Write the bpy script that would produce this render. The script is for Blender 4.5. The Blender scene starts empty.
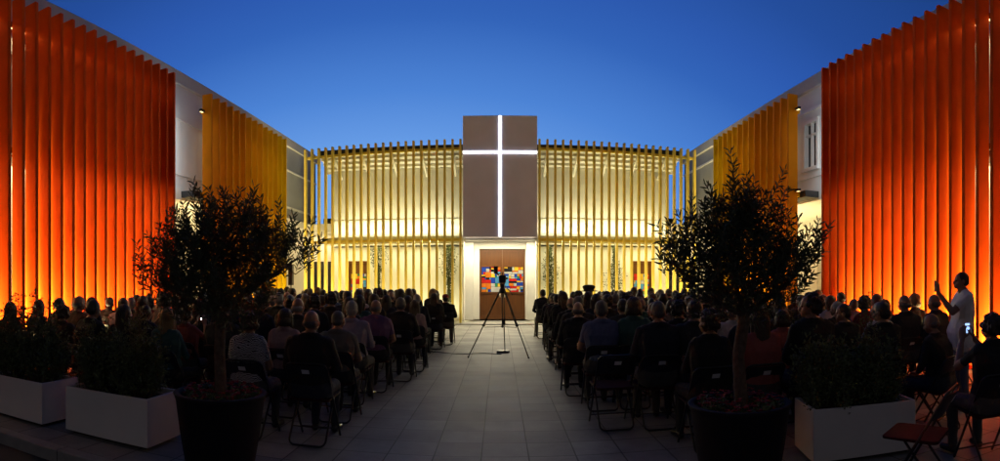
import bpy, bmesh, math, random
import numpy as np
from mathutils import Vector, Matrix, noise, Euler
R = math.radians
PI = math.pi
rnd = random.Random(7)
sc = bpy.context.scene
C = sc.collection
F = 560.0          # photograph pixels per radian of the stitched panorama
EYE = 1.6

def at(px, r):      # a point on the ground seen at photograph column px, r metres away
    a = (px - 500.0) / F
    return r * math.sin(a), r * math.cos(a)

# ------------------------------------------------------------------ camera
cam = bpy.data.cameras.new('camera'); co = bpy.data.objects.new('camera', cam); C.objects.link(co)
sc.camera = co
co.location = (0, 0, EYE); co.rotation_euler = (PI / 2, 0, 0)
cam.type = 'PANO'; cam.panorama_type = 'CENTRAL_CYLINDRICAL'
cam.central_cylindrical_range_u_min = -500 / F; cam.central_cylindrical_range_u_max = 500 / F
cam.central_cylindrical_range_v_min = -181 / F; cam.central_cylindrical_range_v_max = 280 / F
cam.central_cylindrical_radius = 1.0
cam.clip_start = 0.05; cam.clip_end = 3000

# ------------------------------------------------------------------ world: dusk sky
w = bpy.data.worlds.new('World'); sc.world = w; w.use_nodes = True
nt = w.node_tree; N = nt.nodes; L = nt.links
tc = N.new('ShaderNodeTexCoord')
dot = N.new('ShaderNodeVectorMath'); dot.operation = 'DOT_PRODUCT'
g = Vector((-.10, 1, 0)).normalized(); dot.inputs[1].default_value = g
sx_ = N.new('ShaderNodeVectorMath'); sx_.operation = 'MULTIPLY'; sx_.inputs[1].default_value = (.45, 1, 1)
nm = N.new('ShaderNodeVectorMath'); nm.operation = 'NORMALIZE'
L.new(tc.outputs['Generated'], sx_.inputs[0]); L.new(sx_.outputs[0], nm.inputs[0]); L.new(nm.outputs[0], dot.inputs[0])
ac = N.new('ShaderNodeMath'); ac.operation = 'ARCCOSINE'; L.new(dot.outputs['Value'], ac.inputs[0])
dv = N.new('ShaderNodeMath'); dv.operation = 'DIVIDE'; dv.inputs[1].default_value = PI; L.new(ac.outputs[0], dv.inputs[0])
cr = N.new('ShaderNodeValToRGB'); L.new(dv.outputs[0], cr.inputs[0])
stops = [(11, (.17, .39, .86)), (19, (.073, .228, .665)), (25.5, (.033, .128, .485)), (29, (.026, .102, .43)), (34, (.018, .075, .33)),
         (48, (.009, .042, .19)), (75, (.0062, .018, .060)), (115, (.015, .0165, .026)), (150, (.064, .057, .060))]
el = cr.color_ramp.elements
while len(el) < len(stops): el.new(0.5)
for e, (a, c) in zip(el, stops):
    e.position = a / 180; e.color = (*c, 1)
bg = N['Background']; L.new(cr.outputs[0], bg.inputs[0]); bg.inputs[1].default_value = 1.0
sc.view_settings.view_transform = 'Standard'; sc.view_settings.look = 'None'
sc.view_settings.exposure = 0; sc.view_settings.gamma = 1

# ------------------------------------------------------------------ materials
MATS = {}
def mat(name, col, rough=.6, metal=0, noise_amt=.12, scale=6.0, emit=None, bump=0.0, spec=.5, bscale=None):
    if name in MATS: return MATS[name]
    m = bpy.data.materials.new(name); m.use_nodes = True
    n = m.node_tree.nodes; l = m.node_tree.links; b = n['Principled BSDF']
    b.inputs['Roughness'].default_value = rough; b.inputs['Metallic'].default_value = metal
    b.inputs['Specular IOR Level'].default_value = spec
    t = n.new('ShaderNodeTexCoord'); nz = n.new('ShaderNodeTexNoise'); nz.inputs['Scale'].default_value = scale
    nz.inputs['Detail'].default_value = 5
    l.new(t.outputs['Object'], nz.inputs['Vector'])
    r = n.new('ShaderNodeValToRGB'); l.new(nz.outputs['Fac'], r.inputs[0])
    r.color_ramp.elements[0].position = .3; r.color_ramp.elements[1].position = .7
    r.color_ramp.elements[0].color = (*[max(0, c * (1 - noise_amt)) for c in col], 1)
    r.color_ramp.elements[1].color = (*[min(1, c * (1 + noise_amt)) for c in col], 1)
    l.new(r.outputs[0], b.inputs['Base Color'])
    if bump:
        nb = n.new('ShaderNodeTexNoise'); nb.inputs['Scale'].default_value = bscale or scale * 6
        nb.inputs['Detail'].default_value = 6
        l.new(t.outputs['Object'], nb.inputs['Vector'])
        bp = n.new('ShaderNodeBump'); bp.inputs['Strength'].default_value = bump; bp.inputs['Distance'].default_value = .02
        l.new(nb.outputs['Fac'], bp.inputs['Height']); l.new(bp.outputs[0], b.inputs['Normal'])
    if emit:
        b.inputs['Emission Color'].default_value = (*emit[0], 1); b.inputs['Emission Strength'].default_value = emit[1]
    MATS[name] = m
    return m

def wood_mat():
    m = mat('oak_door', (.30, .115, .03), .45)
    n = m.node_tree.nodes; l = m.node_tree.links; b = n['Principled BSDF']
    t = n.new('ShaderNodeTexCoord'); mp = n.new('ShaderNodeMapping'); mp.inputs['Scale'].default_value = (14, 14, .8)
    nz = n.new('ShaderNodeTexNoise'); nz.inputs['Scale'].default_value = 2.5; nz.inputs['Detail'].default_value = 8
    l.new(t.outputs['Object'], mp.inputs[0]); l.new(mp.outputs[0], nz.inputs['Vector'])
    r = n.new('ShaderNodeValToRGB'); l.new(nz.outputs['Fac'], r.inputs[0])
    r.color_ramp.elements[0].color = (.055, .016, .002, 1); r.color_ramp.elements[1].color = (.14, .048, .007, 1)
    l.new(r.outputs[0], b.inputs['Base Color'])
    return m

def paving_mat():
    m = bpy.data.materials.new('granite_paving'); m.use_nodes = True
    n = m.node_tree.nodes; l = m.node_tree.links; b = n['Principled BSDF']
    t = n.new('ShaderNodeTexCoord')
    mp = n.new('ShaderNodeMapping'); mp.inputs['Location'].default_value = (.6, .1, 0)
    l.new(t.outputs['Object'], mp.inputs[0])
    br = n.new('ShaderNodeTexBrick'); br.offset = 0.0
    br.inputs['Scale'].default_value = 1; br.inputs['Brick Width'].default_value = .43; br.inputs['Row Height'].default_value = .43
    br.inputs['Mortar Size'].default_value = .007; br.inputs['Mortar Smooth'].default_value = .2
    br.inputs['Color1'].default_value = (.28, .275, .27, 1); br.inputs['Color2'].default_value = (.39, .385, .375, 1)
    br.inputs['Mortar'].default_value = (.10, .10, .10, 1)
    l.new(mp.outputs[0], br.inputs['Vector'])
    nz = n.new('ShaderNodeTexNoise'); nz.inputs['Scale'].default_value = 1.3; nz.inputs['Detail'].default_value = 9; nz.inputs['Roughness'].default_value = .7
    l.new(t.outputs['Object'], nz.inputs['Vector'])
    r = n.new('ShaderNodeValToRGB'); l.new(nz.outputs['Fac'], r.inputs[0])
    r.color_ramp.elements[0].position = .32; r.color_ramp.elements[0].color = (.60, .60, .60, 1)
    r.color_ramp.elements[1].position = .66; r.color_ramp.elements[1].color = (1.08, 1.08, 1.08, 1)
    sp = n.new('ShaderNodeTexNoise'); sp.inputs['Scale'].default_value = 160; l.new(t.outputs['Object'], sp.inputs['Vector'])
    r2 = n.new('ShaderNodeValToRGB'); l.new(sp.outputs['Fac'], r2.inputs[0])
    r2.color_ramp.elements[0].position = .35; r2.color_ramp.elements[0].color = (.8, .8, .8, 1)
    r2.color_ramp.elements[1].position = .65; r2.color_ramp.elements[1].color = (1.1, 1.1, 1.1, 1)
    mx = n.new('ShaderNodeMix'); mx.data_type = 'RGBA'; mx.blend_type = 'MULTIPLY'; mx.inputs[0].default_value = 1
    l.new(br.outputs['Color'], mx.inputs[6]); l.new(r.outputs[0], mx.inputs[7])
    mx2 = n.new('ShaderNodeMix'); mx2.data_type = 'RGBA'; mx2.blend_type = 'MULTIPLY'; mx2.inputs[0].default_value = 1
    l.new(mx.outputs[2], mx2.inputs[6]); l.new(r2.outputs[0], mx2.inputs[7])
    l.new(mx2.outputs[2], b.inputs['Base Color'])
    b.inputs['Roughness'].default_value = .62
    bp = n.new('ShaderNodeBump'); bp.inputs['Strength'].default_value = .8; bp.inputs['Distance'].default_value = .012
    l.new(br.outputs['Fac'], bp.inputs['Height']); bp.invert = True
    l.new(bp.outputs[0], b.inputs['Normal'])
    return m

def zebra_mat():
    m = mat('zebra_blouse', (.3, .3, .3), .8)
    n = m.node_tree.nodes; l = m.node_tree.links; b = n['Principled BSDF']
    t = n.new('ShaderNodeTexCoord'); wv = n.new('ShaderNodeTexWave')
    wv.inputs['Scale'].default_value = 22; wv.inputs['Distortion'].default_value = 14; wv.inputs['Detail'].default_value = 1.5
    wv.inputs['Detail Scale'].default_value = .7; wv.bands_direction = 'Z'
    l.new(t.outputs['Object'], wv.inputs['Vector'])
    r = n.new('ShaderNodeValToRGB'); r.color_ramp.interpolation = 'CONSTANT'; l.new(wv.outputs['Fac'], r.inputs[0])
    r.color_ramp.elements[0].color = (.02, .02, .025, 1); r.color_ramp.elements[1].position = .55; r.color_ramp.elements[1].color = (.55, .56, .6, 1)
    l.new(r.outputs[0], b.inputs['Base Color'])
    return m

M = dict(
    asphalt=mat('dark_asphalt', (.05, .05, .055), .85, scale=3, bump=.5, bscale=90),
    kerb=mat('kerb_stone', (.33, .32, .31), .7, scale=9, bump=.2),
    white=mat('white_render', (.74, .73, .70), .75, noise_amt=.05, scale=1.2, bump=.12, bscale=60),
    greyw=mat('grey_render', (.50, .50, .51), .75, noise_amt=.06, scale=1.2, bump=.12, bscale=60),
    shaded=mat('shaded_white_render', (.34, .345, .37), .75, noise_amt=.08, scale=1.2),
    steel=mat('white_steel', (.75, .73, .68), .45, noise_amt=.04),
    dark=mat('dark_fascia', (.045, .043, .042), .55),
    glass=mat('dark_glass', (.02, .024, .03), .06, noise_amt=.05),
    orange=mat('orange_red_paint', (.76, .098, .005), .7, spec=.06, noise_amt=.10, scale=2.2, bump=.05),
    yellow=[mat('amber_paint_%d' % k, (.76 - .02 * k, .25 + .05 * k, .006), .7, spec=.06, noise_amt=.07, scale=2.2, bump=.05) for k in range(5)],
    gold=mat('golden_yellow_paint', (.78, .60, .11), .5, spec=.3, noise_amt=.06, scale=2.2, bump=.05),
    panel=mat('taupe_panel', (.62, .62, .80), .6, noise_amt=.05, scale=1.5),
    cross=mat('lit_cross', (1, 1, 1), .5, noise_amt=0, emit=((1, 1, 1), 2.6)),
    led=mat('warm_led', (1, .9, .6), .5, noise_amt=0, emit=((1, .70, .32), 4.0)),
    lens=mat('lamp_lens', (1, .9, .6), .5, noise_amt=0, emit=((1, .70, .30), 2.2)),
    wood=wood_mat(), paving=paving_mat(), zebra=zebra_mat(),
    black=mat('black_metal', (.014, .014, .015), .4, metal=0, noise_amt=.1),
    plastic=mat('black_plastic', (.018, .018, .02), .42),
    seatred=mat('maroon_vinyl', (.035, .006, .006), .6, spec=.2),
    tagw=mat('white_sticker', (.72, .72, .74), .6, noise_amt=.03),
    potd=mat('charcoal_pot', (.010, .010, .013), .7, spec=.2, noise_amt=.15, bump=.1),
    planter=mat('white_planter', (.84, .81, .78), .6, noise_amt=.05, scale=2, bump=.06),
    soil=mat('dark_soil', (.03, .02, .014), .95, scale=30, bump=.8),
    bark=mat('olive_bark', (.11, .085, .065), .9, noise_amt=.35, scale=22, bump=.8),
    olive=mat('olive_leaf', (.075, .095, .05), .5, noise_amt=.35, scale=9),
    leaf=mat('shrub_leaf', (.12, .15, .06), .5, noise_amt=.4, scale=9),
    climb=mat('sapling_leaf', (.055, .07, .016), .55, noise_amt=.3, scale=9),
    red=mat('red_petal', (.34, .022, .03), .55, noise_amt=.3, scale=20),
    skin=mat('skin', (.25, .135, .092), .5, noise_amt=.08, scale=30),
    eye=mat('eye', (.03, .02, .015), .15, noise_amt=0),
    lips=mat('lips', (.36, .13, .11), .45, noise_amt=.05),
    shoe=mat('black_shoe', (.015, .014, .014), .3),
    screen=mat('phone_screen', (.1, .2, .5), .2, noise_amt=.5, scale=40, emit=((.35, .55, 1.0), 1.6)),
    flash=mat('phone_light', (1, 1, 1), .3, noise_amt=0, emit=((.9, .95, 1.0), 9.0)),
    orangescreen=mat('warm_phone_screen', (1, .5, .2), .3, noise_amt=0, emit=((1, .42, .12), 2.2)),
)
TOPS = {  # garment colour name -> material
    'black jacket': mat('cloth_black', (.009, .009, .010), .85, bump=.3, bscale=120),
    'navy jacket': mat('cloth_navy', (.011, .013, .025), .85, bump=.3, bscale=120),
    'charcoal jacket': mat('cloth_charcoal', (.02, .02, .022), .85, bump=.3, bscale=120),
    'brown top': mat('cloth_brown', (.035, .022, .016), .85, bump=.3, bscale=120),
    'blue shirt': mat('cloth_blue', (.07, .095, .21), .8, bump=.3, bscale=120),
    'white shirt': mat('cloth_white', (.42, .41, .44), .8, bump=.3, bscale=120),
    'lavender shirt': mat('cloth_lavender', (.22, .195, .28), .8, bump=.3, bscale=120),
    'purple shirt': mat('cloth_purple', (.11, .062, .16), .8, bump=.3, bscale=120),
    'grey shirt': mat('cloth_grey', (.12, .115, .10), .8, bump=.3, bscale=120),
    'coral blouse': mat('cloth_coral', (.30, .075, .065), .8, bump=.3, bscale=120),
    'pale pink blouse': mat('cloth_pink', (.24, .165, .185), .8, bump=.3, bscale=120),
    'teal top': mat('cloth_teal', (.018, .07, .07), .8, bump=.3, bscale=120),
    'dark red top': mat('cloth_red', (.13, .02, .02), .8, bump=.3, bscale=120),
    'pale shirt': mat('cloth_pale', (.80, .77, .76), .8, bump=.3, bscale=120),
    'zebra blouse': M['zebra'],
}
BOTS = [mat('trousers_black', (.015, .015, .017), .85, bump=.3, bscale=120), mat('trousers_navy', (.02, .024, .04), .85, bump=.3, bscale=120),
        mat('trousers_grey', (.06, .06, .06), .85, bump=.3, bscale=120)]
LIGHTTR = mat('trousers_denim', (.12, .13, .17), .85, bump=.3, bscale=120)
HAIRC = {'black': mat('hair_black', (.012, .010, .009), .45, bump=.5, bscale=90), 'brown': mat('hair_brown', (.045, .026, .015), .45, bump=.5, bscale=90),
         'grey': mat('hair_grey', (.085, .08, .078), .55, bump=.5, bscale=90), 'white': mat('hair_white', (.24, .235, .23), .55, bump=.5, bscale=90),
         'blond': mat('hair_blond', (.18, .12, .05), .5, bump=.5, bscale=90)}

# ------------------------------------------------------------------ mesh helpers
class MB:
    def __init__(s): s.bm = bmesh.new(); s.mi = 0
    def _faces(s, fs):
        for f in fs: f.material_index = s.mi
    def box(s, x0, x1, y0, y1, z0, z1, rot=None, bev=0):
        vs = [s.bm.verts.new((x, y, z)) for x in (x0, x1) for y in (y0, y1) for z in (z0, z1)]
        if rot is not None:
            for v in vs: v.co = rot @ v.co
        q = [(0, 1, 3, 2), (4, 6, 7, 5), (0, 4, 5, 1), (2, 3, 7, 6), (0, 2, 6, 4), (1, 5, 7, 3)]
        fs = [s.bm.faces.new([vs[i] for i in f]) for f in q]
        s._faces(fs)
        if bev:
            es = list({e for f in fs for e in f.edges})
            r = bmesh.ops.bevel(s.bm, geom=es, offset=bev, segments=2, affect='EDGES', profile=.5)
            s._faces(r['faces'])
        return s
    def tube(s, pts, r, seg=8, closed=False, caps=True):
        pts = [Vector(p) for p in pts]; n = len(pts)
        rs = r if isinstance(r, (list, tuple)) else [r] * n
        rings = []; up = None
        for i, p in enumerate(pts):
            a = pts[(i - 1) % n] if (closed or i > 0) else p
            b = pts[(i + 1) % n] if (closed or i < n - 1) else p
            d = (b - a)
            if d.length < 1e-9: d = Vector((0, 0, 1))
            d.normalize()
            if up is None: up = d.orthogonal().normalized()
            else:
                up = up - d * up.dot(d)
                up = d.orthogonal().normalized() if up.length < 1e-6 else up.normalized()
            sd = d.cross(up)
            rings.append([s.bm.verts.new(p + (up * math.cos(2 * PI * k / seg) + sd * math.sin(2 * PI * k / seg)) * rs[i]) for k in range(seg)])
        m = n if closed else n - 1
        fs = []
        for i in range(m):
            A, B = rings[i], rings[(i + 1) % n]
            for k in range(seg): fs.append(s.bm.faces.new((A[k], A[(k + 1) % seg], B[(k + 1) % seg], B[k])))
        if caps and not closed:
            fs.append(s.bm.faces.new(rings[0][::-1])); fs.append(s.bm.faces.new(rings[-1]))
        for f in fs: f.smooth = True
        s._faces(fs)
        return s
    def lathe(s, prof, seg=40, c=(0, 0, 0)):
        rings = [[s.bm.verts.new((c[0] + r * math.cos(2 * PI * k / seg), c[1] + r * math.sin(2 * PI * k / seg), c[2] + z)) for k in range(seg)] for r, z in prof]
        fs = []
        for A, B in zip(rings, rings[1:]):
            for k in range(seg): fs.append(s.bm.faces.new((A[k], A[(k + 1) % seg], B[(k + 1) % seg], B[k])))
        fs.append(s.bm.faces.new(rings[0][::-1])); fs.append(s.bm.faces.new(rings[-1]))
        for f in fs: f.smooth = True
        s._faces(fs)
        return s
    def ball(s, c, r, sub=2, rot=None):
        r = (r, r, r) if not isinstance(r, (tuple, list)) else r
        mt = Matrix.Translation(c) @ (rot.to_4x4() if rot is not None else Matrix()) @ Matrix.Diagonal((*r, 1))
        q = bmesh.ops.create_icosphere(s.bm, subdivisions=sub, radius=1, matrix=mt)
        fs = {f for v in q['verts'] for f in v.link_faces}
        for f in fs: f.smooth = True
        s._faces(fs)
        return s
    def hull(s, balls):      # convex hull of a few balls
        b2 = bmesh.new()
        for c, r in balls: bmesh.ops.create_icosphere(b2, subdivisions=2, radius=r, matrix=Matrix.Translation(c))
        q = bmesh.ops.convex_hull(b2, input=b2.verts[:])
        bmesh.ops.delete(b2, geom=[v for v in b2.verts if not v.link_faces], context='VERTS')
        me = bpy.data.meshes.new('hull_tmp'); b2.to_mesh(me); b2.free()
        s.bm.from_mesh(me); bpy.data.meshes.remove(me)
        return s
    def quad(s, *vs):
        f = s.bm.faces.new([s.bm.verts.new(v) for v in vs]); f.material_index = s.mi; return f
    def mesh(s, name, recalc=True):
        if recalc: bmesh.ops.recalc_face_normals(s.bm, faces=s.bm.faces[:])
        me = bpy.data.meshes.new(name); s.bm.to_mesh(me); s.bm.free(); return me
    def build(s, name, mats, parent=None, loc=(0, 0, 0), recalc=True):
        me = s.mesh(name, recalc)
        for m in (mats if isinstance(mats, (list, tuple)) else [mats]): me.materials.append(m)
        return link(name, me, parent, loc)

def link(name, me, parent=None, loc=(0, 0, 0)):
    o = bpy.data.objects.new(name, me); C.objects.link(o); o.location = loc
    if parent is not None: o.parent = parent
    return o
def tag(o, label=None, cat=None, group=None, kind=None):
    if label: o['label'] = label
    if cat: o['category'] = cat
    if group: o['group'] = group
    if kind: o['kind'] = kind
    return o
def empty(name, loc=(0, 0, 0), rz=0, label=None, cat=None, group=None):
    o = bpy.data.objects.new(name, None); C.objects.link(o); o.location = loc; o.rotation_euler = (0, 0, rz)
    o.empty_display_size = .1
    return tag(o, label, cat, group)
def copy_tree(o, parent=None):
    c = o.copy(); C.objects.link(c)
    if parent is not None:
        c.parent = parent; c.matrix_parent_inverse = o.matrix_parent_inverse.copy()
    for ch in o.children: copy_tree(ch, c)
    return c
def area(name, loc, rot, sx, sy, power, col=(1, .78, .42), parent=None, spread=PI):
    l = bpy.data.lights.new(name, 'AREA'); l.shape = 'RECTANGLE'; l.size = sx; l.size_y = sy; l.energy = power; l.color = col; l.spread = spread
    o = bpy.data.objects.new(name, l); C.objects.link(o); o.location = loc; o.rotation_euler = rot
    return o
def voxel(me_src, vs, smooth=2, fac=.5):
    o = bpy.data.objects.new('tmp_voxel', me_src); C.objects.link(o)
    md = o.modifiers.new('r', 'REMESH'); md.mode = 'VOXEL'; md.voxel_size = vs; md.adaptivity = 0
    dg = bpy.context.evaluated_depsgraph_get(); dg.update()
    me = bpy.data.meshes.new_from_object(o.evaluated_get(dg))
    bpy.data.objects.remove(o); bpy.data.meshes.remove(me_src)
    bm = bmesh.new(); bm.from_mesh(me)
    for _ in range(smooth): bmesh.ops.smooth_vert(bm, verts=bm.verts[:], factor=fac, use_axis_x=True, use_axis_y=True, use_axis_z=True)
    for f in bm.faces: f.smooth = True
    bm.to_mesh(me); bm.free()
    return me

# ------------------------------------------------------------------ the ground
m = MB(); m.box(-1500, 1500, -1500, 1500, -.4, -.12); tag(m.build('ground', M['asphalt']), kind='structure')
m = MB(); m.box(-30, 30, 3.85, 40, -.3, 0); m.box(-2.75, 30, -6, 3.85, -.3, 0)
bmesh.ops.remove_doubles(m.bm, verts=m.bm.verts[:], dist=1e-4)
tag(m.build('paving', M['paving']), kind='structure')
m = MB()
for i in range(28):
    x1 = -2.75 - i * 1.0
    m.box(x1 - .992, x1, 3.70, 3.847, -.3, .003, bev=.012)
tag(m.build('kerb', M['kerb']), kind='structure')

# ------------------------------------------------------------------ side wings
FX, FD = 7.2, .275
side_word = {-1: 'left', 1: 'right'}
def wing(s):
    root = empty('wing_building', (s * 8.2, 14, 0), 0,
                 'white two storey wing behind the %s screens%s' % (('left', ', plain upper wall') if s < 0 else ('right', ', with a framed upstairs window')), 'building')
    def b(mb, name, m_, p=root): 
        o = mb.build(name, m_, p); 
        o.matrix_parent_inverse = Matrix.Translation((-s * 8.2, -14, 0)) if p is root else Matrix(); return o
    def bx(mb, xa, xb, *r): mb.box(min(s * xa, s * xb), max(s * xa, s * xb), *r); return mb
    if s > 0:
        m = MB()
        bx(m, 8.2, 8.5, 1, 12.85, 4.0, 6.85); bx(m, 8.2, 8.5, 13.55, 18.2, 4.0, 6.85)
        bx(m, 8.2, 8.5, 12.85, 13.55, 4.0, 4.75); bx(m, 8.2, 8.5, 12.85, 13.55, 6.0, 6.85)
    else:
        m = MB(); bx(m, 8.2, 8.5, 1, 18.2, 4.0, 6.85)
    b(m, 'upper_wall', M['white'])
    m = MB(); bx(m, 8.2, 8.5, 18.204, 24, 4.0, 6.85); b(m, 'end_bay', M['shaded'])  # same wall, its colour darkened to stand for less light at this end
    m = MB(); bx(m, 8.10, 8.6, .9, 24.1, 6.852, 7.18); b(m, 'parapet', M['greyw'])
    m = MB(); bx(m, 8.6, 15, 1, 24, 6.6, 6.8); b(m, 'roof', M['greyw'])
    m = MB(); bx(m, 8.155, 8.198, 1, 24, 5.9 if s < 0 else 6.28, 5.96 if s < 0 else 6.36); bx(m, 8.155, 8.198, 1, 24, 4.42, 4.5); b(m, 'string_course', M['steel'])
    m = MB(); bx(m, 8.0, 14, 1, 24, 3.72, 3.997); b(m, 'soffit', M['steel'])
    m = MB(); bx(m, 10.6, 10.9, 1, 24, 0, 3.72); b(m, 'lower_wall', M['white'])
    for y in (3, 8, 11.6, 16, 20):
        m = MB(); bx(m, 10.3, 10.598, y - .2, y + .2, 0, 3.717); b(m, 'pilaster', M['greyw'])
    m = MB(); bx(m, FX + FD + .11, 7.998, 4.4, 11.0, 3.78, 3.95); b(m, 'service_ledge', M['dark'])
    m = MB(); bx(m, FX + FD + .11, 7.998, 12.5, 18.0, 3.78, 3.95); b(m, 'service_ledge', M['dark'])
    if s > 0:
        m = MB()
        bx(m, 8.16, 8.30, 12.80, 12.90, 4.70, 6.05); bx(m, 8.16, 8.30, 13.50, 13.60, 4.70, 6.05); bx(m, 8.16, 8.30, 12.90, 13.50, 5.95, 6.05); bx(m, 8.10, 8.30, 12.74, 13.66, 4.62, 4.70)
        bx(m, 8.19, 8.28, 13.17, 13.22, 4.70, 5.95); bx(m, 8.19, 8.28, 12.90, 13.50, 5.60, 5.65)
        fr = b(m, 'window', M['steel'])
        m = MB(); bx(m, 8.31, 8.33, 12.86, 13.54, 4.76, 5.99); p = m.build('pane', M['glass'], fr); p.matrix_parent_inverse = Matrix()
        m = MB(); bx(m, 8.17, 8.199, 12.3, 12.36, 4.5, 6.2); b(m, 'downpipe', M['steel'])
    # end wall so that the wing is closed to the side
    m = MB(); bx(m, 8.5, 15, 23.8, 24, 4.0, 6.59); bx(m, 10.9, 15, 23.8, 24, 0, 3.72); b(m, 'end_wall', M['greyw'])
    return root
for s in (-1, 1): wing(s)

def screen(s, y0, y1, pitch, m_, label, cat, FX=7.2, top=6.47, power_low=300, power_top=80):
    root = empty('fin_screen', (s * FX, (y0 + y1) / 2, 0), 0, label, cat)
    off = Matrix.Translation((-s * FX, -(y0 + y1) / 2, 0))
    n = int(round((y1 - y0) / pitch)) + 1
    for i in range(n):
        y = y1 - i * pitch
        mb = MB(); w_ = .036 if pitch < .35 else .04
        j = rnd.uniform(-.012, .012)
        mb.box(min(s * FX, s * (FX + FD)), max(s * FX, s * (FX + FD)), y - w_, y + w_, .08, top + j, bev=.006)
        o = mb.build('fin', m_[min(4, int(5 * (n - 1 - i) / n))] if isinstance(m_, list) else m_, root); o.matrix_parent_inverse = off
    for z in (3.86, 6.06):
        mb = MB(); mb.box(min(s * (FX + FD + .002), s * (FX + FD + .09)), max(s * (FX + FD + .002), s * (FX + FD + .09)), y1 - n * pitch + pitch, y1, z - .05, z + .05)
        o = mb.build('rail', M['dark'] if pitch < .35 else m_[2], root); o.matrix_parent_inverse = off
    nb = 4
    for i in range(nb):
        y = y1 - .12 - i * (y1 - y0 - .3) / nb
        mb = MB(); mb.box(min(s * (FX + FD + .092), s * 8.15), max(s * (FX + FD + .092), s * 8.15), y - .03, y + .03, 6.03, 6.09)
        o = mb.build('bracket', M['dark'], root); o.matrix_parent_inverse = off
    xa = s * (FX + FD + .16)
    mb = MB(); mb.box(xa - .035, xa + .035, y0, y1, .02, .09)
    o = mb.build('light_bar', M['black'], root); o.matrix_parent_inverse = off
    if pitch < .35:
        mb = MB(); mb.box(min(s * (FX + FD + .004), s * 8.09), max(s * (FX + FD + .004), s * 8.09), y1 + .004, y1 + .034, .06, 6.3); o = mb.build('light_baffle', M['dark'], root); o.matrix_parent_inverse = off  # added baffle hidden behind the fins, keeps uplight off the amber screen end
    mb = MB(); xb = s * (FX + FD + .013); mb.box(xb - .009, xb + .009, y1 - n * pitch + pitch, y1, 5.985, 6.005)
    o = mb.build('light_strip', M['led'] if pitch < .35 else M['dark'], root); o.matrix_parent_inverse = off
    # one small uplight in every bay, leaning away from the street end
    for i in range(3 if pitch < .35 else 0, n - 1):
        y = y1 - (i + .6) * pitch
        if y < 5.4: break
        area('floor_uplight', (xa, y, .10), Vector((-s * .10, .34, .94)).to_track_quat('-Z', 'Y').to_euler(), .34, .16, power_low, (1, .80, .36), spread=R(112))
    area('top_strip', (s * 8.02, (y0 + y1) / 2 + (-.5 if pitch < .35 else .7), 6.25), (0, R(-25) * s, 0), .04, y1 - y0 - (1.8 if pitch < .35 else 2.2), power_top, (1, .74, .36), spread=R(150))
    return root
screen(-1, 4.77, 10.97, .31, M['orange'], 'tall orange red fin screen lit from below, behind the white planters', 'fin screen', power_low=70, power_top=14)
screen(1, 4.55, 10.75, .31, M['orange'], 'tall orange red fin screen lit from below, behind the standing photographer', 'fin screen', FX=6.97, power_low=70, power_top=14)
screen(-1, 12.57, 17.95, .40, M['yellow'], 'amber yellow fin screen behind the olive tree nearer the white planters pair', 'fin screen', power_low=30, power_top=30)
screen(1, 12.70, 17.95, .40, M['yellow'], 'amber yellow fin screen beside the upstairs wing window', 'fin screen', power_low=30, power_top=30)
# small white wall washers in the gaps between the screens
for s in (-1, 1):
    area('wall_washer', (s * 7.55, 11.75, 5.1), Vector((s, 0, -.05)).to_track_quat('-Z', 'Y').to_euler(), .9, 1.8, 22, (.86, .94, 1))
# warm lamps under the wings' soffits
for s in (-1, 1):
    area('soffit_lamp', (s * 9.6, 14.3, 3.66), (0, 0, 0), .6, 2.6, 15, (1, .60, .22))
    area('soffit_lamp', (s * 9.3, 19, 3.66), (0, 0, 0), .6, 3, 40)

# small spotlights on the ends of the amber screens
def spot(x, y, z, label):
    root = empty('spotlight', (x, y, z), 0, label, 'spotlight', 'spotlights on the amber screen ends')
    m = MB(); m.box(-.04, .04, -.18, 0, -.035, .035, bev=.008); m.build('housing', M['black'], root)
    m = MB(); m.box(-.028, .028, -.17, -.05, -.040, -.036); m.build('lens', M['lens'], root)
spot(-7.42, 12.69, 6.02, 'small black spotlight near the top of the amber screen beside the plain wing')
spot(7.42, 12.69, 6.08, 'small black spotlight near the top of the amber screen beside the window')
spot(7.42, 12.69, 3.95, 'small black spotlight halfway up the amber screen, below the window sill')

# ------------------------------------------------------------------ church front
def fy(x): return 20.0 + .42 * (abs(x) / 7.4) ** 2       # the screen bows back a little at its ends
church = empty('church_building', (0, 22, 0), 0, 'brightly lit cream church front with wooden door, behind the golden slat screens', 'church')
OFF = Matrix.Translation((0, -22, 0))
def part(mb, name, m_, p=None):
    o = mb.build(name, m_, p or church); o.matrix_parent_inverse = OFF if p is None else Matrix(); return o
WY = 21.7
HW = 6.75
m = MB(); m.box(-HW, -1.3, WY + .01, WY + .4, 3.985, 5.93); m.box(1.3, HW, WY + .01, WY + .4, 3.985, 5.93); m.box(-1.299, 1.299, WY + .01, WY + .4, 3.985, 5.93); part(m, 'upper_wall', M['white'])
m = MB(); m.box(-HW, HW, WY - .02, WY + .4, 3.25, 3.98); part(m, 'parapet', M['white'])
DW = .86
dl, dr = -6.02, -5.22       # side doors
m = MB()
def lw(x0, x1, z0=0, z1=2.9): m.box(x0, x1, WY, WY + .3, z0, z1)
for sg in (-1, 1):
    a, b_, c, d = (1.22, 5.2, 6.02, HW)
    for x0, x1, z0 in ((a, b_, 0), (b_, c, 2.36), (c, d, 0)):
        lw(min(sg * x0, sg * x1), max(sg * x0, sg * x1), z0)
    part(m, 'lower_wall', M['white']); m = MB()
m = MB(); m.box(-HW, -1.36, 20.62, WY + .3, 2.96, 3.22); m.box(1.36, HW, 20.62, WY + .3, 2.96, 3.22); part(m, 'canopy', M['white'])
m = MB(); m.box(-HW, HW, WY + .41, 30, 0, 6.14); part(m, 'nave_block', M['greyw'])
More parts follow.
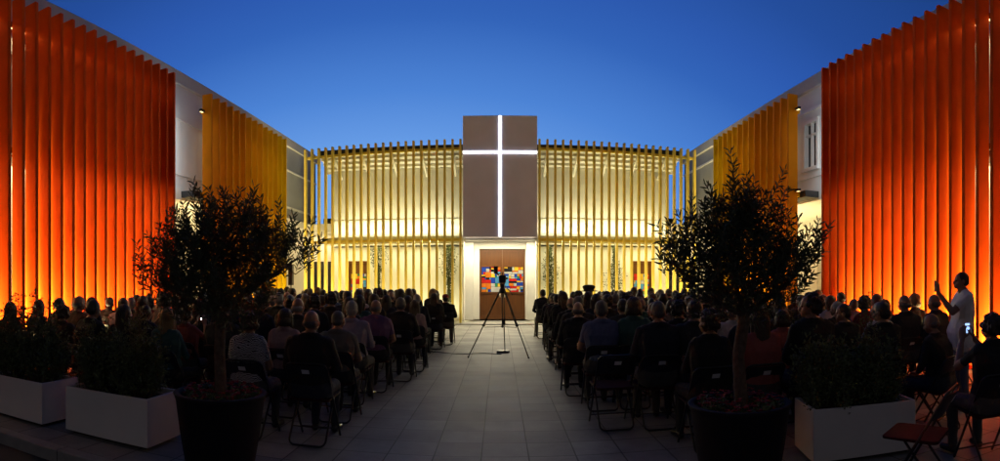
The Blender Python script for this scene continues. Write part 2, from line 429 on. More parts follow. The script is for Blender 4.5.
m = MB(); m.box(-6.95, 6.95, 20.75, 30.2, 6.50, 6.60); m.box(-6.95, 6.95, 20.68, 20.748, 6.42, 6.62); part(m, 'roof', M['dark'])
m = MB(); v = [(-6.9, 20.76, 6.40), (6.9, 20.76, 6.40), (6.9, 21.86, 5.92), (-6.9, 21.86, 5.92)]
lo = [m.bm.verts.new(p) for p in v]; hi = [m.bm.verts.new((p[0], p[1], p[2] + .06)) for p in v]
m.bm.faces.new(lo); m.bm.faces.new(hi)
for k in range(4): m.bm.faces.new((lo[k], lo[(k + 1) % 4], hi[(k + 1) % 4], hi[k]))
part(m, 'soffit', M['white'])
for t in (.12, .38, .64, .88):
    m = MB(); y = 20.76 + 1.1 * t; z = 6.40 - .48 * t; m.box(-6.9, 6.9, y - .03, y + .03, z - .085, z - .004); part(m, 'soffit_slat', M['steel'])
for i in range(12):
    x = -6.3 + i * 12.6 / 11
    if abs(x) < 1.2: continue
    m = MB(); m.tube([(x, fy(x) + .30, 6.30), (x, WY + .1, 5.62)], .05, 6); part(m, 'bracket', M['steel'])
# side doors with stained panels
GL = [mat('stain_' + k, c, .25, noise_amt=.25, scale=5, emit=(c, .45)) for k, c in
      dict(blue=(.012, .035, .22), red=(.33, .012, .01), yellow=(.45, .28, .02), green=(.02, .14, .06), white=(.30, .29, .25), sky=(.05, .18, .32), orange=(.42, .11, .012), black=(.012, .012, .012)).items()]
def mosaic(x0, x1, z0, z1, y, seed, p, nx, nz):
    """abstract patchwork of coloured glass pieces between dark leads, one panel"""
    q = random.Random(seed); mb = MB(); mb.mi = 7
    mb.box(x0, x1, y - .006, y, z0, z1)
    def cut(a, b, c, d, n):
        if n == 0 or (b - a < .09 and d - c < .09) or (n < 3 and q.random() < .18):
            mb.mi = q.choice([0, 0, 1, 1, 2, 2, 3, 4, 4, 4, 5, 5, 6, 6, 7])
            mb.box(a + .004, b - .004, y - .012, y - .0062, c + .005, d - .005); return
        if (b - a) * q.uniform(.5, 1.1) > (d - c): t = a + (b - a) * q.uniform(.3, .7); cut(a, t, c, d, n - 1); cut(t, b, c, d, n - 1)
        else: t = c + (d - c) * q.uniform(.3, .7); cut(a, b, c, t, n - 1); cut(a, b, t, d, n - 1)
    cut(x0, x1, z0, z1, 6)
    o = mb.build('stained_glass', GL, p); return o
for sg in (-1, 1):
    x0, x1 = (5.2, 6.02) if sg > 0 else (-6.02, -5.2)
    m = MB(); m.box(x0 + .003, x1 - .003, WY + .06, WY + .12, .02, 2.355)
    m.box(x0 + .003, x0 + .06, WY - .01, WY + .058, .02, 2.355); m.box(x1 - .06, x1 - .003, WY - .01, WY + .058, .02, 2.355); m.box(x0 + .06, x1 - .06, WY - .01, WY + .058, 2.28, 2.355)
    d = part(m, 'side_door', M['wood'])
    mosaic(x0 + .1, x1 - .1, .75, 1.85, WY + .058, 5 + sg, d, 4, 7)
# entrance portal
PX, PY = 1.17, 20.15
m = MB(); m.box(-1.35, -1.31, PY, WY + .4, .10, 3.05); m.box(1.31, 1.35, PY, WY + .4, .10, 3.05); m.box(-1.35, 1.35, 20.62, WY + .4, 3.052, 3.11)
m.box(-1.309, -1.0, 20.95, 21.249, .1, 3.04); m.box(1.0, 1.309, 20.95, 21.249, .1, 3.04)
m.box(-1.308, -.78, 21.25, WY + .4, .1, 3.04); m.box(.96, 1.308, 21.25, WY + .4, .1, 3.04); m.box(-.78, .96, 21.25, WY + .4, 2.78, 3.04)
part(m, 'portal', M['white'])
m = MB(); m.box(-1.6, 1.6, 19.85, WY + .4, 0, .045, bev=.006); part(m, 'door_step', M['kerb'])
m = MB(); m.box(-.777, .088, 21.38, 21.44, .102, 2.777); m.box(.092, .957, 21.38, 21.44, .102, 2.777)
for x0, x1 in ((-.777, -.70), (.02, .088), (.092, .16), (.88, .957)): m.box(x0, x1, 21.345, 21.379, .102, 2.777)
for z0, z1 in ((.102, .25), (1.08, 1.14), (2.10, 2.18), (2.68, 2.777)):
    m.box(-.70, .02, 21.35, 21.379, z0, z1); m.box(.16, .88, 21.35, 21.379, z0, z1)
door = part(m, 'entrance_door', M['wood'])
mosaic(-.70, .018, 1.14, 2.10, 21.378, 21, door, 4, 10); mosaic(.162, .88, 1.14, 2.10, 21.378, 34, door, 4, 10)
for x in (.0, .18):
    m = MB(); m.tube([(x, 21.35, .95), (x, 21.29, .95), (x, 21.29, 1.07), (x, 21.35, 1.07)], .011, 8); m.build('handle', M['steel'], door)
area('portal_lamp', (0, 20.4, 3.03), (0, 0, 0), 2.3, .3, 110, (1, .88, .56))
# added fill standing in for the church front's glow, thrown forward along the aisle
area('added_aisle_fill', (0, 19.84, 3.0), Vector((0, -.75, -.66)).to_track_quat('-Z', 'Y').to_euler(), 2.4, .12, 75, (1, .90, .66), spread=R(150))
for xx in (-4.3, 4.3): area('added_aisle_fill', (xx, fy(xx) - .03, 3.0), Vector((0, -.75, -.66)).to_track_quat('-Z', 'Y').to_euler(), 4.6, .05, 30, (1, .90, .66), spread=R(150))
# cross panel
cp = empty('cross_panel', (0, 19.9, 3.1), 0, 'tall taupe panel over the church door with a glowing white cross', 'cross panel')
m = MB(); m.box(-1.325, 1.325, 19.9, 20.6, 3.13, 7.45, bev=.01); o = m.build('panel', M['panel'], cp); o.matrix_parent_inverse = Matrix.Translation((0, -19.9, -3.1))
m = MB(); m.box(-.046, .046, 19.872, 19.899, 3.14, 7.44); m.box(-1.32, -.046, 19.872, 19.899, 6.105, 6.19); m.box(.046, 1.32, 19.872, 19.899, 6.105, 6.19)
o = m.build('cross', M['cross'], cp); o.matrix_parent_inverse = Matrix.Translation((0, -19.9, -3.1))
# golden slat screens
for s in (-1, 1):
    sw = empty('slat_screen', (s * 4.4, 20.2, 0), 0, 'golden vertical slat screen on the church front, %s of the glowing cross' % side_word[s], 'slat screen')
    off = Matrix.Translation((-s * 4.4, -20.2, 0)); n = 22
    for i in range(n):
        x = s * (1.42 + i * (7.42 - 1.42) / (n - 1)); y = fy(x)
        m = MB(); m.box(x - .039, x + .039, y, y + .18, .06, 6.66, bev=.006)
        o = m.build('slat', M['gold'], sw); o.matrix_parent_inverse = off
    for z, h in ((3.06, .05), (6.36, .045)):
        m = MB(); K = 10
        for i in range(K):
            xa, xb = s * (1.40 + i * 6.04 / K), s * (1.40 + (i + 1) * 6.04 / K)
            A = [(xa, fy(xa) + .203), (xb, fy(xb) + .203), (xb, fy(xb) + .30), (xa, fy(xa) + .30)]
            lo = [m.bm.verts.new((*p, z - h)) for p in A]; hi = [m.bm.verts.new((*p, z + h)) for p in A]
            for q in ((lo[0], lo[1], lo[2], lo[3]), (hi[0], hi[1], hi[2], hi[3]), *[(lo[k], lo[(k + 1) % 4], hi[(k + 1) % 4], hi[k]) for k in range(4)]): m.bm.faces.new(q)
        o = m.build('rail', M['gold'], sw); o.matrix_parent_inverse = off
    # catwalk lamps: uplights above the canopy, downlights beneath, floor lights
    xm, L_ = s * 4.05, 5.2
    area('catwalk_uplight', (xm, 21.25, 3.27), (PI + R(-16), 0, 0), L_, .06, 84, (1, .91, .50), spread=R(150))
    area('canopy_downlight', (xm, 21.1, 2.93), (R(-8), 0, 0), L_, .08, 62, (1, .91, .50))
    area('floor_uplight', (xm, 21.1, .06), (PI + R(4), 0, 0), L_ + .5, .05, 80, (1, .90, .48))
    # ground troughs in front of the slats, stronger towards the wings
    for sgm in range(3):
        xs = s * (1.45 + 2 * (sgm + .5)); yy = fy(xs)
        area('slat_light', (xs, yy - .42, .03), (PI + R(9), 0, s * R(1.4 * (1 + 2 * sgm) * .5)), 1.95, .10, (18, 60, 108)[sgm], (1, .80, .40), spread=R(120))
# low link blocks between church and wings
for s in (-1, 1):
    lk = empty('link_building', (s * 7.6, 23, 0), 0, 'low flat roofed link with dark doors at the %s end of the church front' % side_word[s], 'building')
    off = Matrix.Translation((-s * 7.6, -23, 0))
    a, b_ = sorted((s * 6.76, s * 10.5))
    m = MB(); m.box(a, b_, 23.2, 27, 0, 3.6); m.build('wall', M['white'], lk).matrix_parent_inverse = off
    m = MB(); m.box(a, b_, 22.3, 27.1, 3.602, 3.95); m.build('roof', M['white'], lk).matrix_parent_inverse = off
    for xa, xb in ((6.9, 7.35), (7.55, 8.3)):
        m = MB(); q = sorted((s * xa, s * xb)); m.box(q[0], q[1], 23.15, 23.198, .05, 2.4); m.build('door', M['glass'], lk).matrix_parent_inverse = off
    m = MB(); q = sorted((s * 6.9, s * 7.7)); m.box(q[0], q[1], 23.6, 24.6, 3.952, 4.32, bev=.02); m.build('roof_unit', M['dark'], lk).matrix_parent_inverse = off
    area('link_lamp', (s * 7.6, 22.6, 3.55), (0, 0, 0), 1.2, .2, 30)

# ------------------------------------------------------------------ plants
def leaf_quad(mb, p, d, n, ln, wd, fold=.25):
    d = d.normalized(); sd = d.cross(n)
    sd = d.orthogonal().normalized() if sd.length < 1e-5 else sd.normalized()
    up = sd.cross(d)
    b = mb.bm.verts
    v0 = b.new(p); v3 = b.new(p + d * ln - up * ln * .06)
    l1 = b.new(p + d * ln * .38 + sd * wd * .5 + up * wd * fold); l2 = b.new(p + d * ln * .75 + sd * wd * .36 + up * wd * fold)
    r1 = b.new(p + d * ln * .38 - sd * wd * .5 + up * wd * fold); r2 = b.new(p + d * ln * .75 - sd * wd * .36 + up * wd * fold)
    mb.bm.faces.new((v0, l1, l2, v3)).material_index = mb.mi; mb.bm.faces.new((v0, v3, r2, r1)).material_index = mb.mi
def rv(q, s=1): return Vector((q.gauss(0, s), q.gauss(0, s), q.gauss(0, s)))

def olive_tree(base, tz, seed, label, lobes, ntw):
    """trunk, limbs that fork into leafy twigs; lobes = (offset, radii, weight) in the crown"""
    q = random.Random(seed)
    root = empty('olive_tree', base, 0, label, 'olive tree')
    tr = MB(); cr_ = MB()
    top = Vector((q.uniform(-.03, .03), 0, tz))
    tr.tube([(0, 0, -.12), (.012, 0, 0.02), (-.01, .01, tz * .5), top * .85 + Vector((.01, 0, 0)), top], [.062, .056, .048, .05, .04], 10)
    limbs = []
    tot = sum(l[2] for l in lobes)
    for c, rad, wgt in lobes:
        c = Vector(c)
        p1 = top * .92 + Vector((q.gauss(0, .01), q.gauss(0, .01), 0)); mid = p1.lerp(c, .5) + Vector((0, 0, -.05)) + rv(q, .03)
        tr.tube([p1, mid, c], [.026, .017, .009], 7)
        for _ in range(max(3, int(12 * wgt))):
            e = c + Vector((q.uniform(-1, 1) * rad[0], q.uniform(-1, 1) * rad[1], q.uniform(-.7, .8) * rad[2])) * .8
            st = p1.lerp(c, q.uniform(.45, 1.0)) if q.random() < .6 else c
            md = st.lerp(e, .5) + rv(q, .03)
            tr.tube([st, md, e], [.007, .005, .003], 5, caps=False); limbs.append((st, md, e))
        for _ in range(int(ntw * wgt / tot)):
            while True:
                u = Vector((q.uniform(-1, 1), q.uniform(-1, 1), q.uniform(-1, 1)))
                if .05 < u.length < 1 and u.length > q.random() * .9: break
            if q.random() < .3: u *= q.uniform(1.0, 1.3)
            p = c + Vector((u.x * rad[0], u.y * rad[1], u.z * rad[2]))
            out = (p - (c + Vector((0, 0, -.25)))).normalized()
            d = (out * .8 + Vector((0, 0, .55)) + rv(q, .33)).normalized()
            ln = q.uniform(.12, .32) * (1.2 if u.length > .7 else .8)
            pts = []; pp = p.copy(); dd = d.copy(); k = 5
            for i in range(k + 1):
                pts.append(pp.copy()); dd = (dd + rv(q, .10) + Vector((0, 0, .05))).normalized(); pp += dd * ln / k
            tr.tube(pts, [.0032, .003, .0026, .002, .0016, .001], 4, caps=False)
            nl = int(ln / .025)
            for i in range(nl):
                t = (i + .5) / nl * k; a = int(t); f = t - a
                pos = pts[a].lerp(pts[min(a + 1, k)], f); ax = (pts[min(a + 1, k)] - pts[a]).normalized()
                ph = i * 1.57 + q.random() * .6; ort = ax.orthogonal().normalized()
                sd = (Matrix.Rotation(ph, 3, ax) @ ort)
                for sg in (1, -1):
                    leaf_quad(cr_, pos, ax * q.uniform(.5, .9) + sd * sg * q.uniform(.5, .9) + rv(q, .12), sd.cross(ax) + rv(q, .4), q.uniform(.045, .085), q.uniform(.011, .017))
    tr.build('trunk', M['bark'], root)
    cr_.build('crown', M['olive'], root, recalc=False)
    return root

def bedding(loc, rad, seed, label):
    q = random.Random(seed); root = empty('red_flowers', loc, 0, label, 'flowers')
    fl = MB(); lf = MB()
    for _ in range(150):
        a = q.uniform(0, 2 * PI); r = rad * math.sqrt(q.uniform(.12, 1)); h = q.uniform(.02, .11)
        c = Vector((r * math.cos(a), r * math.sin(a), h))
        for k in range(4):
            d = Vector((math.cos(k * 1.57 + a), math.sin(k * 1.57 + a), q.uniform(.1, .6)))
            leaf_quad(fl, c, d, Vector((0, 0, 1)), q.uniform(.018, .03), .022)
        for k in range(4): leaf_quad(lf, c + rv(q, .012) - Vector((0, 0, h * .6)), rv(q, 1) + Vector((0, 0, .6)), Vector((0, 0, 1)), q.uniform(.03, .05), .03)
    tag(fl.build('petals', M['red'], root, recalc=False), kind='stuff'); lf.build('leaves', M['leaf'], root, recalc=False)

def pot(x, y, rad, h, label):
    root = empty('round_pot', (x, y, 0), 0, label, 'plant pot', 'round pots beside the seating blocks')
    m = MB(); m.lathe([(rad * .70, 0), (rad * .74, .02), (rad * .88, h * .5), (rad * .97, h * .9), (rad, h - .03), (rad + .012, h - .005), (rad + .005, h), (rad - .035, h), (rad - .05, h - .03), (rad - .06, h - .10)], 56); m.build('pot_body', M['potd'], root)
    m = MB(); m.lathe([(rad - .058, h - .14), (rad - .058, h - .075), (.1, h - .06)], 40); m.build('soil', M['soil'], root)

LX, LY = at(220, 4.72); RX, RY = at(740, 4.35)
pot(LX, LY, .385, .66, 'big dark round pot beside the zebra blouse woman')
pot(RX, RY, .395, .655, 'big dark round pot in front of the coral blouse woman')
bedding((LX, LY, .60), .32, 3, 'low red flowers round the olive trunk next to the zebra blouse')
bedding((RX, RY, .595), .33, 4, 'low red flowers round the olive trunk in front of the coral blouse')
olive_tree((LX, LY, .60), .80, 11, 'dark bushy olive tree in the pot, against the orange and amber screens', [
    ((.0, 0, 1.10), (.40, .42, .38), 1.5), ((-.20, .05, 1.22), (.20, .26, .30), .7), ((.20, 0, 1.24), (.20, .26, .30), .7), ((.05, -.05, 1.36), (.22, .26, .26), .6),
    ((-.50, 0, 1.04), (.22, .25, .24), .6), ((-.66, .0, .98), (.10, .14, .10), .14), ((.46, .02, 1.14), (.20, .25, .22), .6), ((.66, .08, 1.17), (.15, .16, .12), .28),
    ((-.10, 0, .94), (.36, .36, .20), .85), ((.24, -.04, .92), (.28, .3, .22), .55), ((-.42, .06, .82), (.20, .22, .16), .3),
    ((-.10, -.05, .74), (.34, .32, .18), .5), ((.22, -.02, .72), (.30, .30, .18), .4)], 440)
olive_tree((RX, RY, .60), .80, 23, 'dark bushy olive tree in the pot beside the wide white planter', [
    ((.02, 0, 1.08), (.32, .36, .38), 1.3), ((-.10, 0, 1.36), (.15, .22, .27), .55), ((.16, .03, 1.38), (.15, .22, .27), .55), ((-.32, .05, 1.18), (.18, .22, .20), .45),
    ((-.54, 0, 1.12), (.11, .14, .10), .18), ((.40, 0, 1.04), (.18, .22, .18), .45), ((.58, .02, 1.14), (.10, .14, .10), .18),
    ((-.24, -.02, .92), (.22, .26, .16), .4), ((.18, .0, .90), (.28, .30, .18), .6), ((.06, 0, .78), (.26, .28, .13), .25)], 390)

def planter(x, y, rz, wd, dp, h, label):
    root = empty('white_planter', (x, y, 0), rz, label, 'planter', 'long white planters')
    m = MB(); t = .03
    m.box(-wd / 2, wd / 2, -dp / 2, -dp / 2 + t, .035, h, bev=.006); m.box(-wd / 2, wd / 2, dp / 2 - t, dp / 2, .035, h, bev=.006)
    m.box(-wd / 2 + .001, -wd / 2 + t, -dp / 2 + t + .0005, dp / 2 - t - .0005, .036, h - .001); m.box(wd / 2 - t, wd / 2 - .001, -dp / 2 + t + .0005, dp / 2 - t - .0005, .036, h - .001)
    m.build('box_body', M['planter'], root)
    m = MB(); m.box(-wd / 2 + .06, wd / 2 - .06, -dp / 2 + .06, dp / 2 - .06, .004, .034); m.build('foot', M['black'], root)
    m = MB(); m.box(-wd / 2 + t + .001, wd / 2 - t - .001, -dp / 2 + t + .001, dp / 2 - t - .001, .05, h - .06); m.build('soil', M['soil'], root)
    return root
PL = [(-3.59, 4.49, 0, 1.06, .58, .487), (-4.95, 4.43, 0, 1.06, .58, .478), (3.09, 4.21, R(-13), 1.0, .55, .487)]
planter(*PL[0], 'white box planter standing between the other white planter and the round pot')
planter(*PL[1], 'white box planter cut by the edge of the picture, at the far end')
planter(*PL[2], 'white box planter beside the empty chair with the red seat')

def shrub(x, y, z, rad, h, seed, label, sprig=None, nst=46, m_='leaf', leaves=(.026, .048)):
    q = random.Random(seed); root = empty('leafy_shrub', (x, y, z), 0, label, 'shrub', 'shrubs in the white planters')
    st = MB(); lf = MB()
    ends = []
    for i in range(nst):
        a = q.uniform(0, 2 * PI); rr = math.sqrt(q.random())
        e = Vector((rad[0] * rr * math.cos(a), rad[1] * rr * math.sin(a), h * (q.uniform(.55, 1.0) * (1 - .45 * rr * rr))))
        if q.random() < .22: e.z = min(e.z * 1.18, h * 1.08)
        ends.append((e, 1))
    if sprig: ends += [(Vector(s_), 1) for s_ in sprig]
    for e, _ in ends:
        b0 = Vector((e.x * .35, e.y * .35, -.05)); md = b0.lerp(e, .5) + Vector((e.x * .25, e.y * .25, 0)) + rv(q, .02)
        pts = [b0, b0.lerp(md, .6), md, md.lerp(e, .6), e]
        st.tube(pts, [.006, .005, .004, .003, .0015], 5, caps=False)
        for k in range(44):
            t = q.uniform(.22, 1.0) * 4; a = min(int(t), 3); pos = pts[a].lerp(pts[a + 1], t - a); ax = (pts[a + 1] - pts[a]).normalized()
            u = rv(q, 1).normalized()
            if q.random() < .5:   # a short side shoot
                sh = (u + Vector((0, 0, .4))).normalized() * q.uniform(.02, .09); pos = pos + sh
                for _ in range(3): leaf_quad(lf, pos + rv(q, .012), (rv(q, .6) + sh * 12 + Vector((0, 0, .3))), Vector((0, 0, 1)) + rv(q, .5), q.uniform(*leaves), q.uniform(.014, .022))
            else:
                leaf_quad(lf, pos, ax * .6 + u, Vector((0, 0, 1)) + rv(q, .5), q.uniform(*leaves), q.uniform(.014, .022))
    st.build('stems', M['bark'], root); lf.build('foliage', M[m_], root, recalc=False)
    return root
shrub(-3.85, 4.48, .43, (.28, .30), .80, 31, 'dark leafy shrub in the white planter near the round pot, outer half', nst=60)
shrub(-3.36, 4.48, .43, (.28, .30), .84, 32, 'dark leafy shrub in the white planter near the round pot, half nearest the pot', nst=60)
shrub(-4.72, 4.43, .42, (.28, .30), .92, 33, 'taller leafy shrub in the cut-off white planter, inner half', sprig=[(-.1, .0, 1.0), (.12, .05, .93), (-.2, .1, .9)], nst=55)
shrub(-5.20, 4.43, .42, (.28, .30), .95, 34, 'taller leafy shrub in the cut-off white planter, at the picture edge', sprig=[(.05, 0, 1.0), (.2, .1, .94)], nst=55)
shrub(2.80, 4.27, .43, (.29, .30), .70, 35, 'bushy shrub in the planter with the tall sprig, half beside the round pot', nst=60)
shrub(3.28, 4.17, .43, (.31, .30), .72, 36, 'bushy shrub with one tall upright sprig in the right white planter', sprig=[(-.06, .02, 1.02), (-.05, .03, .93), (-.06, .03, .85)], nst=60)
# slender climbers behind the slats, on the lit church wall
for i, (px, spread, lab) in enumerate(((378, .42, 'slim leafy sapling behind the slats beside the left side door'), (449, .34, 'slim leafy sapling behind the slats just left of the portal'),
                               (550, .34, 'slim leafy sapling behind the slats just right of the portal'), (615, .42, 'slim leafy sapling behind the slats beside the right side door'))):
    x = 21.35 * math.tan((px - 500) / F); q = random.Random(60 + i)
    root = empty('sapling', (x, 21.35, 0), 0, lab, 'sapling', 'saplings along the church wall')
    st = MB(); lf = MB()
    for k in range(4):
        bx_ = q.uniform(-.12, .12); st.tube([(bx_ * .5, 0, 0), (bx_, 0, 1.0), (bx_ * 1.8, q.uniform(-.06, .06), 2.1), (bx_ * 2.2, 0, 2.85)], [.014, .011, .007, .003], 6)
    for k in range(1500):
        z = q.uniform(.75, 2.88); wd = spread * (.55 + .45 * math.sin(z * 3 + i)) ; p = Vector((q.gauss(0, wd * .42), q.gauss(0, .07), z))
        if abs(p.x) > .6: continue
        leaf_quad(lf, p, rv(q, 1) + Vector((0, 0, -.2)), rv(q, 1), q.uniform(.06, .10), q.uniform(.026, .040))
    st.build('stem', M['bark'], root); lf.build('foliage', M['climb'], root, recalc=False)

# ------------------------------------------------------------------ folding chair
def arc(c, r, a0, a1, ax1, ax2, n=5):
    return [Vector(c) + Vector(ax1) * r * math.cos(a0 + (a1 - a0) * i / n) + Vector(ax2) * r * math.sin(a0 + (a1 - a0) * i / n) for i in range(n + 1)]
def make_chair():
    root = empty('folding_chair', (0, 0, 0))
    W = .205
    def loop(yb, zb, yt, zt, r, closed_top=True, w=W):    # inverted U in a sloping plane
        d = Vector((0, yt - yb, zt - zb)); d.normalize(); A = Vector((-w, yb, zb)); T = Vector((-w, yt, zt)); rr = .06
        pts = [A, A.lerp(T, .5), T - d * rr]
        c = T - d * rr + Vector((rr, 0, 0)); pts += arc(c, rr, PI, PI / 2, (1, 0, 0), d)[1:]
        c2 = c + Vector((2 * w - 2 * rr, 0, 0)); pts += arc(c2, rr, PI / 2, 0, (1, 0, 0), d)
        B = Vector((w, yb, zb)); T2 = Vector((w, yt, zt)); pts += [B.lerp(T2, .5), B]
        return pts
    m = MB(); m.tube(loop(.22, .012, -.26, .80, .011), .0115, 8); m.build('back_frame', M['black'], root)
    m = MB(); m.tube(loop(.06, .44, -.24, .014, .011, w=.185), .0105, 8)   # rear U with its bar on the ground
    m.build('rear_frame', M['black'], root)
    m = MB(); m.tube([(-W, .175, .09), (W, .175, .09)], .008, 6); m.build('crossbar', M['black'], root)
    m = MB(); m.tube([(-.185, -.13, .165), (.185, -.13, .165)], .007, 6); m.build('crossbar', M['black'], root)
    m = MB()   # seat pan with rounded corners
    pts = []
    for cx, cy, a0 in ((.17, .19, 0), (-.17, .19, PI / 2), (-.165, -.15, PI), (.165, -.15, 3 * PI / 2)):
        pts += [(cx + .04 * math.cos(a0 + k * PI / 8), cy + .04 * math.sin(a0 + k * PI / 8)) for k in range(5)]
    lo = [m.bm.verts.new((x, y, .428 + .02 * (y > .1))) for x, y in pts]; hi = [m.bm.verts.new((x, y, .452 + .012 * (y > .1))) for x, y in pts]
    m.bm.faces.new(lo[::-1]); m.bm.faces.new(hi)
    for k in range(len(pts)): m.bm.faces.new((lo[k], lo[(k + 1) % len(pts)], hi[(k + 1) % len(pts)], hi[k]))
    m.build('seat', M['seatred'], root)
    m = MB()   # curved backrest
    nx = 8; V = {}
    for i in range(nx + 1):
        x = -.195 + .39 * i / nx; cv = .035 * (1 - (x / .195) ** 2)
        for j, (z, y) in enumerate(((.595, -.138), (.785, -.250))):
            for k in (0, 1): V[i, j, k] = m.bm.verts.new((x, y - cv - k * .012, z))
    for i in range(nx):
        for k in (0, 1): m.bm.faces.new((V[i, 0, k], V[i + 1, 0, k], V[i + 1, 1, k], V[i, 1, k]))
        for j in (0, 1): m.bm.faces.new((V[i, j, 0], V[i + 1, j, 0], V[i + 1, j, 1], V[i, j, 1]))
    for i in (0, nx): m.bm.faces.new((V[i, 0, 0], V[i, 0, 1], V[i, 1, 1], V[i, 1, 0]))
    bk = m.build('backrest', M['plastic'], root)
    m = MB(); sl = Vector((0, -.112, .19)).normalized(); nrm = Vector((0, -.19, -.112)).normalized()
    c = Vector((.0, -.138 - .035 - .012, .595)) + sl * .15 + nrm * .0025
    for dx0, dx1 in ((-.038, .038),):
        a, b_ = -.024, .024
        q = [c + Vector((dx, 0, 0)) + sl * dz for dx, dz in ((dx0, a), (dx1, a), (dx1, b_), (dx0, b_))]
        vs = [m.bm.verts.new(p) for p in q] + [m.bm.verts.new(p + nrm * .0015) for p in q]
        m.bm.faces.new(vs[:4]); m.bm.faces.new(vs[4:])
        for k in range(4): m.bm.faces.new((vs[k], vs[(k + 1) % 4], vs[4 + (k + 1) % 4], vs[4 + k]))
    m.build('tag', M['tagw'], bk)
    return root
chair0 = make_chair(); chair_used = [False]
def place_chair(x, y, rz, label):
    o = chair0 if not chair_used[0] else copy_tree(chair0)
    chair_used[0] = True
    o.location = (x, y, .001); o.rotation_euler = (0, 0, rz); tag(o, label, 'folding chair', 'folding chairs set out in rows')
    return o

# ------------------------------------------------------------------ people
def seg_dist(P, a, b, r0, r1):
    a = np.array(a); b = np.array(b); ab = b - a; den = max(ab @ ab, 1e-9)
    t = np.clip((P - a) @ ab / den, 0, 1)
    return np.linalg.norm(P - (a + t[:, None] * ab), axis=1) - (r0 + (r1 - r0) * t)

def head_matrix(neck, yaw, pitch, roll=0):
    return Matrix.Translation(neck) @ Euler((pitch, roll, yaw), 'XYZ').to_matrix().to_4x4()

def hand_mesh(mb, wrist, d, n, curl, side):
    """palm, four unequal jointed fingers and a thumb leaving the palm's side"""
    d = Vector(d).normalized(); n = Vector(n); n = (n - d * n.dot(d)).normalized(); s = d.cross(n) * side
    W_ = Vector(wrist)
    kn = [W_ + d * l + s * o for l, o in ((.088, .030), (.093, .010), (.088, -.010), (.078, -.029))]
    mb.hull([(W_ - d * .015 + s * .012, .019), (W_ - d * .015 - s * .012, .019), (kn[0] - d * .008, .0125), (kn[3] - d * .008, .0115), (W_ + d * .035 + s * .022, .016), (W_ + d * .035 - s * .02, .015)])
    for k, ln in zip(kn, (.070, .078, .072, .056)):
        p = k; dd = d.copy(); a = curl
        for j, f in enumerate((.45, .32, .23)):
            ax = d.cross(n).normalized()
            dd = (Matrix.Rotation(a * (.55 if j == 0 else 1.0), 3, ax) @ dd); q = p + dd * ln * f
            r0, r1 = (.0092, .0086) if j == 0 else ((.0086, .0078) if j == 1 else (.0078, .0066))
            mb.hull([(p, r0), (q, r1)]); p = q
    t0 = W_ + d * .022 + s * .026; t1 = t0 + (d * .55 + s * .62 + n * .35).normalized() * .042; t2 = t1 + (d * .86 + s * .1 + n * .5).normalized() * .034; t3 = t2 + (d * .9 - s * .15 + n * .45).normalized() * .026
    mb.hull([(t0, .014), (t1, .0115)]); mb.hull([(t1, .0115), (t2, .0098)]); mb.hull([(t2, .0098), (t3, .0078)])

